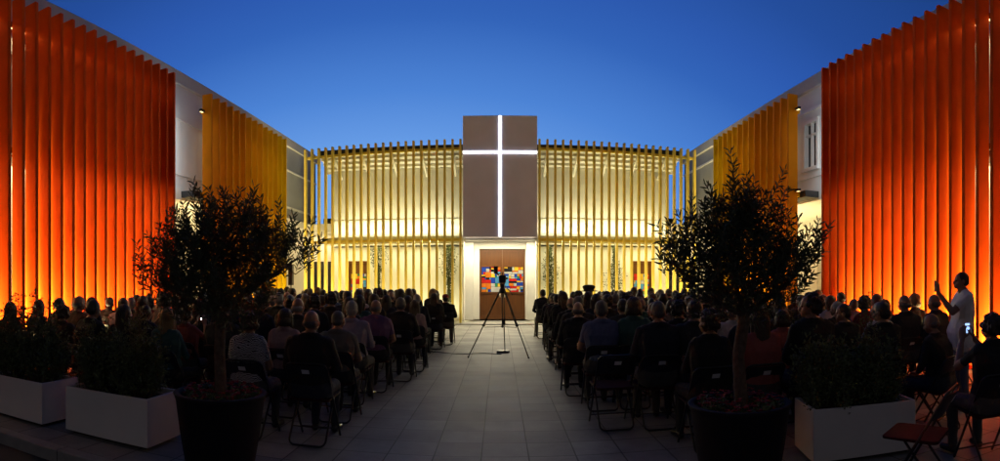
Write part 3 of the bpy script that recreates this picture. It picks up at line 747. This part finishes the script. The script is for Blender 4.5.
def make_body(name, lean=0.0, yaw=0, pitch=0, arms='lap', broad=1.0, slim=1.0, sleeve='long', stand=False, skirt=False, seed=0):
    """one continuous body: (mesh, head matrix, hand positions)"""
    q = random.Random(seed)
    prims = []; mb = MB()
    def cap(a, b, r0, r1, reg): mb.hull([(Vector(a), r0), (Vector(b), r1)]); prims.append((a, b, r0, r1, reg))
    def bar(z, y, hw, r): return (Vector((-hw, y, z)), Vector((hw, y, z)), r)
    if stand:
        H = .91; lv = [bar(H - .10, 0, .085 * slim, .142), bar(H + .02, .02, .075 * slim, .150), bar(H + .18, -.01, .06 * slim, .128), bar(H + .37, -.01, .10 * broad, .125), bar(H + .48, -.02, .145 * broad, .068)]
    else:
        lv = [bar(.555, -.11, .085 * slim, .138), bar(.74, -.14 + lean * .35, .062 * slim, .128), bar(.92, -.155 + lean * .75, .10 * broad, .122), bar(1.025, -.15 + lean, .145 * broad, .066)]
    for A, B in zip(lv, lv[1:]):
        mb.hull([(A[0], A[2]), (A[1], A[2]), (B[0], B[2]), (B[1], B[2])])
        for i in range(5):
            t = i / 4; prims.append((A[0].lerp(B[0], t), A[1].lerp(B[1], t), A[2] + (B[2] - A[2]) * t, A[2] + (B[2] - A[2]) * t, 2 if (A is lv[0] and t < .3 and not stand) else 1))
    sh = lv[-1]; sy, sz = sh[0].y, sh[0].z
    neck0 = Vector((0, sy + .005, sz + .03)); neck1 = Vector((0, sy + .035, sz + .115))
    # trapezius and neck
    mb.hull([(Vector((-.11 * broad, sy, sz + .012)), .05), (Vector((.11 * broad, sy, sz + .012)), .05), (neck0 + Vector((0, -.005, .045)), .058)]); prims.append(((-.11, sy, sz + .015), (.11, sy, sz + .015), .056, .056, 1))
    cap(neck0, neck1, .058, .054, 0)
    prims.append((neck0 - Vector((0, 0, .02)), neck0 + Vector((0, 0, .012)), .066, .064, 1))      # collar
    mb.hull([(neck0 - Vector((0, 0, .02)), .064), (neck0 + Vector((0, 0, .018)), .060)])
    # head in its own frame (origin at the top of the neck)
    HM = head_matrix(neck1, yaw, pitch)
    h = lambda x, y, z: HM @ Vector((x, y, z))
    rot = HM.to_3x3()
    mb.ball(h(0, -.006, .098), (.073, .094, .098), 3, rot); mb.hull([(h(-.035, .045, .05), .034), (h(.035, .045, .05), .034), (h(0, .068, .005), .024), (h(-.045, .0, .02), .024), (h(.045, .0, .02), .024)])
    mb.hull([(h(0, .083, .085), .010), (h(0, .104, .050), .0135), (h(-.010, .092, .046), .010), (h(.010, .092, .046), .010)])      # nose
    mb.hull([(h(-.03, .074, .096), .014), (h(.03, .074, .096), .014)])                                                            # brow
    mb.hull([(h(-.018, .080, .020), .010), (h(.018, .080, .020), .010), (h(0, .086, .020), .010)])                               # mouth
    for sg in (-1, 1): mb.ball(h(sg * .078, -.004, .068), (.011, .020, .033), 2, rot)
    prims.append((h(0, 0, .03), h(0, 0, .12), .085, .085, 0)); prims.append((h(0, .06, 0.01), h(0, .08, .05), .03, .03, 0))
    # legs
    for sg in (-1, 1):
        if stand:
            cap((sg * .09, 0, .90), (sg * .10, .01, .49), .092 * slim, .058, 2); cap((sg * .10, .01, .49), (sg * .11, -.02, .09), .058, .04, 2)
            cap((sg * .11, -.03, .045), (sg * .125, .14, .035), .042, .032, 3)
        else:
            sp = .105 + (.03 if arms != 'lap' else .0)
            cap((sg * .095, -.09, .535), (sg * sp, .36, .515), .092 * slim, .062, 2); cap((sg * sp, .36, .515), (sg * sp * 1.05, .34, .10), .060, .042, 2)
            cap((sg * sp * 1.05, .325, .048), (sg * sp * 1.25, .49, .037), .042, .032, 3)
    if skirt and not stand: mb.hull([(Vector((-.10, -.02, .53)), .09), (Vector((.10, -.02, .53)), .09), (Vector((-.10, .36, .50)), .07), (Vector((.10, .36, .50)), .07)])
    # arms
    hands = []
    for sg in (-1, 1):
        S = Vector((sg * (.155 * broad + .02), sy, sz - .01)); mode = arms
        if arms == 'one_up': mode = 'raise' if sg < 0 else 'lap'
        if stand and sg > 0: E, Wp, dd, nn, curl = (Vector((.27, -.03, 1.08)), Vector((.28, .06, .83)), Vector((0, .15, -1)), Vector((-1, 0, 0)), .4)
        elif stand: E, Wp, dd, nn, curl = (Vector((sg * .21, .20, 1.20)), Vector((sg * .09, .34, 1.44)), Vector((-sg * .1, .05, .95)), Vector((-sg * .7, .6, 0)), 1.0)
        elif mode == 'lap': E = Vector((sg * .245 * broad, sy + .05, .76)); Wp = Vector((sg * .085, .135, .665)); dd = Vector((-sg * .35, .8, -.10)); nn = Vector((0, -.1, -1)); curl = .35
        elif mode == 'crossed': E = Vector((sg * .235 * broad, sy + .12, .76)); Wp = Vector((-sg * .02, sy + .30, .80 + sg * .025)); dd = Vector((-sg, .05, .06)); nn = Vector((0, -1, 0)); curl = .3
        else: E = Vector((sg * .21, sy + .26, .86)); Wp = Vector((sg * .075, sy + .42, 1.075)); dd = Vector((-sg * .15, .1, .95)); nn = Vector((-sg * .75, .5, 0)); curl = .6
        cap(S, E, .056 * broad, .043, 1)
        elbow_reg = 1 if sleeve == 'long' else 0
        if sleeve == 'short':
            prims[-1] = (S, S.lerp(E, .62), .056 * broad, .05, 1); prims.append((S.lerp(E, .64), E, .045, .043, 0))
        mid = E.lerp(Wp, .4); cap(E, mid, .042, .041, elbow_reg); cap(mid, Wp, .040, .026, elbow_reg)
        W2 = Wp + (Wp - E).normalized() * .010; hand_mesh(mb, W2, dd, nn, curl, sg); hands.append((Wp, dd.normalized(), nn.normalized()))
        prims.append((W2, W2 + dd.normalized() * .13 + nn.normalized() * .02, .034, .05, 0))
    me = voxel(mb.mesh('body_src'), .0058, 3, .5)
    me.materials.clear()
    for m_ in (M['skin'], TOPS['black jacket'], BOTS[0], M['shoe'], M['eye'], M['lips']): me.materials.append(m_)
    nv = len(me.vertices); co_ = np.empty(nv * 3); me.vertices.foreach_get('co', co_); P = co_.reshape(-1, 3)
    D = np.stack([seg_dist(P, tuple(a), tuple(b), r0, r1) for a, b, r0, r1, _ in prims], 1); regs = np.array([p[4] for p in prims])
    vr = regs[D.argmin(1)]
    nrm = np.empty(nv * 3); me.vertices.foreach_get('normal', nrm); nrm = nrm.reshape(-1, 3)
    ofs = np.zeros(nv)
    for i in range(nv):
        if vr[i] in (1, 2):
            p = Vector(P[i]); v = noise.noise(Vector((p.x * 9, p.y * 9, p.z * 5 + seed))) * .010 + noise.noise(Vector((p.x * 22 + seed, p.y * 22, p.z * 14))) * .005
            ofs[i] = v + .003
    me.vertices.foreach_set('co', (P + nrm * ofs[:, None]).ravel())
    # material index per face
    HI = np.array(HM.inverted()); L3 = (P @ HI[:3, :3].T) + HI[:3, 3]
    mi = []
    for p in me.polygons:
        vs = list(p.vertices); r = vr[vs]; k = int(np.bincount(r, minlength=4).argmax())
        if k == 0:
            c = L3[vs].mean(0)
            if c[1] > .06 and abs(abs(c[0]) - .031) < .013 and abs(c[2] - .083) < .0065: k = 4
            elif c[1] > .07 and abs(c[0]) < .026 and abs(c[2] - .020) < .008: k = 5
        mi.append(k)
    me.polygons.foreach_set('material_index', mi)
    me.name = name
    return me, HM, hands

def hair_mesh(kind, seed):
    q = random.Random(seed); mb = MB()
    if kind == 'short': mb.ball((0, -.020, .112), (.081, .092, .094), 3); mb.ball((0, -.045, .075), (.076, .068, .075), 3)
    elif kind == 'fringe':     # ring of hair round a bald crown
        mb.ball((0, -.035, .062), (.081, .072, .050), 3)
    elif kind == 'crop': mb.ball((0, -.014, .106), (.0775, .092, .0965), 3); mb.ball((0, -.04, .07), (.073, .066, .06), 3)
    elif kind == 'bob':
        mb.ball((0, -.022, .108), (.093, .10, .102), 3); mb.ball((0, -.045, .045), (.100, .076, .085), 3)
        for sg in (-1, 1): mb.hull([(Vector((sg * .074, .01, .10)), .026), (Vector((sg * .084, .0, .0)), .024)])
    elif kind == 'long':
        mb.ball((0, -.022, .108), (.088, .098, .100), 3); mb.hull([(Vector((-.05, -.05, .08)), .045), (Vector((.05, -.05, .08)), .045), (Vector((-.05, -.075, -.16)), .028), (Vector((.05, -.075, -.16)), .028)])
        for sg in (-1, 1): mb.hull([(Vector((sg * .074, .0, .10)), .026), (Vector((sg * .086, -.02, -.05)), .024)])
    elif kind == 'curly':
        for i in range(90):
            u = rv(q, 1).normalized()
            if u.y > .45 and u.z < .55: continue
            if u.z < -.75: continue
            mb.ball((u.x * .088, u.y * .095 - .025, u.z * .10 + .095), q.uniform(.022, .034), 1)
        mb.ball((0, -.03, .10), (.09, .09, .098), 3)
    elif kind == 'bun':
        mb.ball((0, -.020, .110), (.082, .094, .096), 3); mb.ball((0, -.125, .13), (.042, .038, .040), 3); mb.ball((0, -.045, .06), (.074, .064, .06), 3)
    me = voxel(mb.mesh('hair_src'), .007, 2, .5)
    bm = bmesh.new(); bm.from_mesh(me); bm.normal_update()
    amp = {'short': .004, 'fringe': .0035, 'crop': .002, 'bob': .006, 'long': .006, 'curly': .008, 'bun': .004}[kind]
    for v in bm.verts:
        p = v.co; ang = math.atan2(p.y + .02, p.x)
        v.co = p + v.normal * (noise.noise(Vector((ang * 9, p.z * 7, seed))) + .6 * noise.noise(Vector((ang * 24, p.z * 16, seed + 5)))) * amp
    bm.to_mesh(me); bm.free(); me.name = 'hair_' + kind; me.materials.append(HAIRC['black'])
    return me

BODY = {
    'man': make_body('body_man', 0, 0, R(-3), 'lap', 1.10, 1.1, 'long', seed=1),
    'man_turn': make_body('body_man_turn', -.02, R(22), R(-2), 'crossed', 1.08, 1.15, 'long', seed=2),
    'man_short': make_body('body_man_short', .03, R(-8), R(-5), 'lap', 1.06, 1.08, 'short', seed=3),
    'woman': make_body('body_woman', .0, R(-14), R(-4), 'lap', .90, .95, 'long', seed=4, skirt=True),
    'woman_turn': make_body('body_woman_turn', .02, R(30), R(-3), 'crossed', .90, .95, 'long', seed=5),
    'woman_short': make_body('body_woman_short', .01, R(8), R(-6), 'lap', .92, 1.0, 'short', seed=6, skirt=True),
    'stoop': make_body('body_stoop', .10, R(6), R(-16), 'lap', 1.05, 1.1, 'long', seed=7),
    'profile': make_body('body_profile', .0, R(58), R(-2), 'lap', 1.04, 1.05, 'long', seed=8),
    'phone': make_body('body_phone', .02, R(2), R(-2), 'raise', .92, 1.0, 'short', seed=9),
    'standing': make_body('body_standing', 0, R(0), R(3), 'raise', 1.08, 1.15, 'short', stand=True, seed=10),
}
HAIR = {k: [hair_mesh(k, 3 * i + j) for j in range(2)] for i, k in enumerate(('short', 'fringe', 'crop', 'bob', 'long', 'curly', 'bun'))}
def set_slot(o, i, m_):
    s_ = o.material_slots[i]; s_.link = 'OBJECT'; s_.material = m_
seq = [0]
def person(x, y, rz, body, hair, hcol, top, label, bottom=None, scale=1.0, group='seated audience', tilt=0, z=0):
    seq[0] += 1
    me, HM, hands = BODY[body]
    o = bpy.data.objects.new('person', me); C.objects.link(o); o.location = (x, y, z); o.rotation_euler = (0, 0, rz); o.scale = (scale,) * 3
    set_slot(o, 1, TOPS[top]); set_slot(o, 2, bottom or BOTS[seq[0] % 3])
    if hair:
        hm = HAIR[hair][seq[0] % 2]
        h = bpy.data.objects.new('hair', hm); C.objects.link(h); h.parent = o; h.matrix_local = HM
        set_slot(h, 0, HAIRC[hcol])
    tag(o, label, 'person', group)
    return o
def held_phone(p, label, m_, w=.072, h=.145, face='back', dz=0.0, grp=None):
    """a phone between the raised hands of p"""
    body = next(b for b in BODY.values() if b[0] is p.data); hs = body[2]
    c = hs[0][0] + Vector((.055, .03, .085)) if p.data.name == 'body_standing' else (hs[0][0] + hs[1][0]) / 2 + Vector((0, .02, .075 + dz))
    root = empty('smartphone', (0, 0, 0), 0, label, 'phone', grp)
    root.matrix_world = p.matrix_world if False else Matrix.Translation(p.location) @ Euler(p.rotation_euler).to_matrix().to_4x4() @ Matrix.Diagonal((*p.scale, 1)) @ Matrix.Translation(c)
    m = MB(); m.box(-w / 2, w / 2, -.004, .004, -h / 2, h / 2, bev=.0025); m.build('case', M['plastic'], root)
    m = MB(); m.box(-w / 2 + .005, w / 2 - .005, -.0062, -.0042, -h / 2 + .008, h / 2 - .008); m.build('screen', m_, root)
    return root

SITL, SITR = [], []
def seat_person(px, Y, ytop, body, hair, hcol, top, label, chair_label, bottom=None, rz=0, dx=0):
    """someone on a chair seen at photograph column px; the head reaches row ytop"""
    X = Y * math.tan((px - 500) / F); r = math.hypot(X, Y)
    zt = EYE - (ytop - 280) * r / F; s_ = min(1.09, max(.93, zt / 1.345))
    p = person(X, Y, rz, body, hair, hcol, top, label, bottom, s_)
    if chair_label: place_chair(X, Y - .02, rz, chair_label)
    (SITL if X < 0 else SITR).append((X, Y))
    return p
OC = 'black folding chair under the '
# left of the aisle, nearest rows
seat_person(315, 5.30, 309, 'man', 'fringe', 'grey', 'black jacket', 'bald man in dark suit, nearest seat on the aisle beside the lit paving', OC + 'bald man in the dark suit, white tag showing')
seat_person(254, 5.25, 311, 'woman_short', 'curly', 'brown', 'zebra blouse', 'curly haired woman in a black and white zebra patterned blouse', OC + 'woman in the zebra blouse')
seat_person(340, 6.22, 310, 'man_short', 'crop', 'grey', 'grey shirt', 'grey haired man in olive grey shirt, just ahead of the bald dark suited man', OC + 'man in the olive grey shirt')
seat_person(289, 6.25, 308, 'woman', 'bob', 'brown', 'pale pink blouse', 'woman with rounded bob and pale blouse beside the olive grey shirt', OC + 'bob haired woman in the pale blouse')
seat_person(354, 7.10, 300, 'man_turn', 'short', 'white', 'lavender shirt', 'white haired man in pale lavender shirt on the aisle side', OC + 'white haired man in pale lavender')
seat_person(377, 7.98, 299, 'man_short', 'fringe', 'grey', 'purple shirt', 'balding man in a purple shirt on the aisle side', OC + 'balding man in the purple shirt')
seat_person(301, 7.15, 297, 'man', 'fringe', 'white', 'charcoal jacket', 'thin haired man in charcoal behind the pale blouse woman', OC + 'thin haired man in charcoal')
seat_person(402, 8.90, 297, 'man', 'short', 'grey', 'black jacket', 'grey haired man in black jacket on the aisle, past the purple shirt', OC + 'grey haired aisle man in black')
seat_person(415, 9.85, 300, 'woman_turn', 'long', 'brown', 'pale pink blouse', 'long haired woman in pale top on the aisle, past the grey haired man', OC + 'long haired aisle woman in a pale top')
seat_person(435, 13.0, 293, 'woman', 'long', 'black', 'black jacket', 'long dark haired woman in black beside the red cap', OC + 'long haired woman beside the red cap')
rc = seat_person(446, 13.9, 294, 'man', 'short', 'black', 'black jacket', 'broad man in dark jacket and red cap at the front end of the aisle', OC + 'man in the red cap')
seat_person(172, 5.45, 307, 'woman_turn', 'long', 'blond', 'teal top', 'blond woman in teal top behind the white planter', OC + 'blond woman in teal')
seat_person(130, 5.50, 304, 'woman', 'long', 'black', 'black jacket', 'long dark haired woman in black above the white planter', OC + 'long dark haired woman above the planter')
pw = seat_person(190, 6.3, 312, 'phone', 'bun', 'brown', 'dark red top', 'woman holding up a small white lit phone behind the blond woman', OC + 'woman with the small white lit phone')
po = seat_person(150, 6.4, 312, 'phone', 'short', 'black', 'navy jacket', 'person holding up a phone with a warm glowing screen beyond the planter', OC + 'person with the warm glowing phone')
seat_person(70, 5.65, 307, 'man_turn', 'curly', 'brown', 'brown top', 'curly brown haired person in brown above the gap between planters', OC + 'curly brown haired person')
# right of the aisle
place_chair(1.22, 6.03, R(3), 'empty black folding chair on the aisle corner, white tag on its back')
seat_person(655, 5.95, 300, 'man', 'crop', 'grey', 'navy jacket', 'big close cropped man in dark jacket beside the empty aisle chair', OC + 'big man in the dark jacket')
seat_person(705, 5.02, 309, 'woman_turn', 'curly', 'brown', 'black jacket', 'curly haired woman in black, nearest to the round pot', OC + 'curly haired woman in black, nearest the pot')
seat_person(690, 5.97, 299, 'man_turn', 'short', 'black', 'charcoal jacket', 'dark haired man in charcoal just ahead of the curly haired woman', OC + 'dark haired man in charcoal')
seat_person(600, 6.93, 300, 'man_short', 'short', 'grey', 'blue shirt', 'grey haired man in a blue shirt ahead of the empty aisle chair', OC + 'man in the blue shirt')
seat_person(577, 7.85, 301, 'man', 'fringe', 'grey', 'black jacket', 'bald man in dark suit ahead of the blue shirt, on the aisle', OC + 'bald man on the aisle by the blue shirt')
seat_person(729, 6.9, 303, 'man_turn', 'fringe', 'white', 'white shirt', 'bald man in a white shirt near the olive trunk', OC + 'bald man in the white shirt')
seat_person(754, 4.98, 306, 'woman_short', 'long', 'brown', 'coral blouse', 'woman in a coral pink blouse behind the olive trunk', OC + 'woman in the coral pink blouse')
seat_person(778, 5.95, 309, 'woman', 'bob', 'brown', 'coral blouse', 'bob haired woman in coral one row ahead of the pink blouse', OC + 'bob haired woman in coral')
seat_person(804, 5.0, 290, 'profile', 'curly', 'black', 'black jacket', 'tall person with a big dark head of hair beside the olive crown', OC + 'tall person with big dark hair')
seat_person(838, 5.7, 303, 'profile', 'crop', 'black', 'black jacket', 'dark man turned sideways towards the stage above the right planter', OC + 'man turned sideways above the planter')
seat_person(874, 5.05, 301, 'man_turn', 'short', 'black', 'black jacket', 'broad dark man outlined against the orange fins behind the tall sprig', OC + 'broad man behind the tall sprig')
seat_person(932, 4.3, 319, 'stoop', 'fringe', 'grey', 'black jacket', 'balding man in black leaning forward beside the white planter end', OC + 'balding man leaning forward', rz=R(18))
pl = seat_person(985, 3.22, 313, 'phone', 'curly', 'brown', 'black jacket', 'curly haired woman in black filming with a bright phone', OC + 'curly woman filming with a phone', rz=R(-16))
place_chair(2.86, 3.08, R(32), 'empty folding chair with a dark red seat beside the white planter end')
place_chair(4.45, 4.75, R(30), 'empty black folding chair between the leaning man and the orange fins')
pf = seat_person(553, 14.3, 293, 'phone', 'short', 'black', 'black jacket', 'dark person on the far aisle holding a phone with a bright light', OC + 'far aisle person with the bright phone light')
ph_ = seat_person(588, 13.0, 288, 'man', 'short', 'black', 'black jacket', 'dark person in a wide brimmed hat', OC + 'person in the wide brimmed hat')
# red cap and wide hat are worn, so they are parts
m = MB(); m.ball((0, -.012, .135), (.089, .104, .075), 3); m.hull([(Vector((-.05, .07, .128)), .006), (Vector((.05, .07, .128)), .006), (Vector((0, .155, .118)), .006)])
c_ = m.build('cap', mat('red_cap', (.22, .012, .014), .8), rc); c_.matrix_local = BODY['man'][1]
m = MB(); m.lathe([(.10, .0), (.20, .004), (.205, .012), (.11, .022), (.125, .06), (.145, .095), (.13, .125), (.08, .145), (.01, .15)], 32, (0, -.01, .13))
c_ = m.build('hat', mat('black_felt', (.012, .012, .013), .85), ph_); c_.matrix_local = BODY['man'][1]
# phones
held_phone(pl, 'bright blue white phone held up by the curly haired woman', M['screen'], .060, .11, dz=.035)
held_phone(pw, 'small phone glowing white beside the blond woman', M['flash'], .03, .05)
held_phone(po, 'small phone with a warm orange screen', M['orangescreen'], .06, .06)
held_phone(pf, 'phone with a bright white light on the far aisle', M['flash'], .05, .05)
# standing photographer
X, Y = at(962, 7.2)
ps = person(X, Y, R(62), 'standing', 'crop', 'black', 'pale shirt', 'standing man in a white short sleeved shirt taking a picture before the orange fins', LIGHTTR, 1.0, 'standing photographer')
held_phone(ps, 'dark phone raised by the standing man in white', M['plastic'])

# the rest of the rows
ordw = ['one', 'two', 'three', 'four', 'five', 'six', 'seven', 'eight', 'nine', 'ten', 'eleven', 'twelve', 'thirteen']
ordn = ['first', 'second', 'third', 'fourth', 'fifth', 'sixth', 'seventh', 'eighth', 'ninth', 'tenth', 'eleventh']
taken = SITL + SITR + [(1.22, 6.03), (2.86, 3.08), (4.45, 4.75)]
kinds = [('man', 'short', 'black', 'dark-haired man'), ('man', 'short', 'grey', 'grey-haired man'), ('man_turn', 'crop', 'grey', 'cropped grey man'), ('man', 'fringe', 'grey', 'balding man'),
         ('woman', 'bob', 'brown', 'bob-haired woman'), ('woman', 'long', 'black', 'long-haired woman'), ('woman_turn', 'long', 'brown', 'brown-haired woman'), ('woman', 'curly', 'black', 'curly-haired woman'),
         ('stoop', 'short', 'black', 'stooping dark-haired man'), ('profile', 'short', 'brown', 'brown-haired sideways man'), ('woman_short', 'bun', 'black', 'woman with a bun'), ('man_short', 'crop', 'black', 'cropped dark man'),
         ('woman_turn', 'bob', 'blond', 'blond bob-haired woman'), ('man_turn', 'short', 'white', 'white-haired man')]
tops = ['black jacket'] * 9 + ['navy jacket'] * 5 + ['charcoal jacket'] * 5 + ['brown top', 'brown top', 'dark red top', 'blue shirt', 'grey shirt', 'white shirt', 'teal top', 'purple shirt']
q = random.Random(99)
for s, x0, y0, pitch in ((-1, 1.74, 5.30, .93), (1, 1.22, 5.0, .95)):
    for k in range(12):
        for j in range(11):
            x = s * (x0 + .495 * j) + q.uniform(-.05, .05); y = y0 + pitch * k + q.uniform(-.05, .05)
            kd = q.choice(kinds); tp = q.choice(tops); sc_ = q.uniform(.95, 1.045); u = q.random()
            if s > 0 and k == 0 and j < 1: continue
            if abs(x) > 6.8: continue
            if any((x - a) ** 2 * (1.0) + ((y - b) * .62) ** 2 < .40 ** 2 for a, b in taken): continue
            if s > 0 and k == 0 and x > 4.2: continue
            lab = 'row %s from planters, %s seat %s of aisle' % (ordw[k], ordn[j], side_word[s])
            rz = x * .022 + q.gauss(0, .13)
            if u > .03:
                person(x, y, rz, kd[0], kd[1], kd[2], tp, '%s in %s, %s' % (kd[3], tp, lab), None, sc_)
                place_chair(x, y - .02, rz, 'occupied folding chair, ' + lab)
            else:
                place_chair(x, y - .02, rz, 'empty folding chair, ' + lab)
            taken.append((x, y))

# ------------------------------------------------------------------ tripod, camera, cable, loudspeaker
TX, TY = .05, 11.75
tp_ = empty('tripod', (TX, TY, 0), 0, 'tall black camera tripod standing in the middle of the aisle', 'tripod')
apex = Vector((0, 0, 1.36))
for fx, fyy in ((-.70, -.28), (.53, -.38), (.06, .62)):
    m = MB(); d = Vector((fx, fyy, .02)); e = apex + Vector((fx, fyy, 0)).normalized() * .06
    sd = Vector((-fyy, fx, 0)).normalized() * .022
    mid = e.lerp(d, .52)
    m.tube([e + sd, mid + sd], .011, 6); m.tube([e - sd, mid - sd], .011, 6); m.tube([mid - (mid - e) * .15, d], .012, 6)
    m.ball(mid, (.036, .036, .03), 2); m.ball(d, .022, 2)
    lg = m.build('leg', M['black'], tp_)
m = MB()
for fx, fyy in ((-.70, -.28), (.53, -.38), (.06, .62)): m.tube([(0, 0, .62), apex.lerp(Vector((fx, fyy, .02)), .55)], .008, 6)
m.ball((0, 0, .62), .025, 2); m.build('spreader', M['black'], tp_)
m = MB(); m.tube([(0, 0, .60), (0, 0, 1.40)], .015, 8); m.lathe([(.07, 1.33), (.075, 1.36), (.06, 1.41), (.045, 1.43), (.05, 1.50), (.06, 1.53)], 20); m.build('head', M['black'], tp_)
m = MB(); m.tube([(.05, -.02, 1.47), (.16, -.30, 1.36), (.2, -.42, 1.30)], .010, 6); m.build('pan_bar', M['black'], tp_)
vc = empty('video_camera', (TX, TY, 1.531), 0, 'black video camera with raised monitor on top of the tripod', 'video camera')
m = MB(); m.box(-.075, .075, -.16, .14, .005, .17, bev=.02); m.build('camera_body', M['plastic'], vc)
m = MB(); m.tube([(0, .14, .09), (0, .22, .09), (0, .225, .09), (0, .30, .09)], [.045, .045, .06, .06], 16); m.build('lens', M['plastic'], vc)
m = MB(); m.tube([(0, -.12, .17), (0, -.10, .225), (0, .08, .225), (0, .10, .17)], .016, 8); m.build('handle', M['plastic'], vc)
m = MB(); m.tube([(-.07, -.02, .16), (-.13, -.03, .21)], .012, 6); m.box(-.18, -.095, -.05, -.03, .20, .36, bev=.006); m.build('monitor', M['plastic'], vc)
m = MB(); m.tube([(.09, -.10, .10), (.09, .10, .12)], .022, 8); m.build('microphone', M['plastic'], vc)
m = MB(); pts = []
for i in range(40):
    t = i / 39; pts.append((TX - .02 - 1.75 * t, 12.0 + .10 * math.sin(t * 9) + .25 * t, .009))
m.tube(pts, .008, 6); tag(m.build('cable', M['black']), 'thin black cable running from the tripod across the aisle', 'cable')
m = MB()
m.box(TX - .12, TX + .16, 12.25, 12.42, .002, .05, bev=.01); tag(m.build('cable_box', M['plastic']), 'small flat black box on the paving behind the tripod', 'cable box')
sx, sy_ = at(291, 16.2)
sp_ = empty('loudspeaker', (sx, sy_, 0), 0, 'slim black column loudspeaker on a stand before the amber screen', 'loudspeaker')
m = MB(); m.box(-.065, .065, -.07, .07, 1.45, 2.06, bev=.012); cab = m.build('cabinet', M['plastic'], sp_)
m = MB(); m.box(-.05, .05, -.076, -.071, 1.49, 2.02); m.build('grille', M['black'], cab)
m = MB(); m.tube([(0, 0, .02), (0, 0, 1.45)], .018, 8); m.build('pole', M['black'], sp_)
for a in (90, 210, 330):
    m = MB(); m.tube([(0, 0, .55), (.38 * math.cos(R(a)), .38 * math.sin(R(a)), .015)], .011, 6); m.build('leg', M['black'], sp_)

# ------------------------------------------------------------------ render
cy = sc.cycles
cy.use_denoising = True
cy.use_adaptive_sampling = True
cy.max_bounces = 6; cy.diffuse_bounces = 3; cy.glossy_bounces = 2; cy.caustics_reflective = False; cy.caustics_refractive = False
cy.sample_clamp_indirect = 6
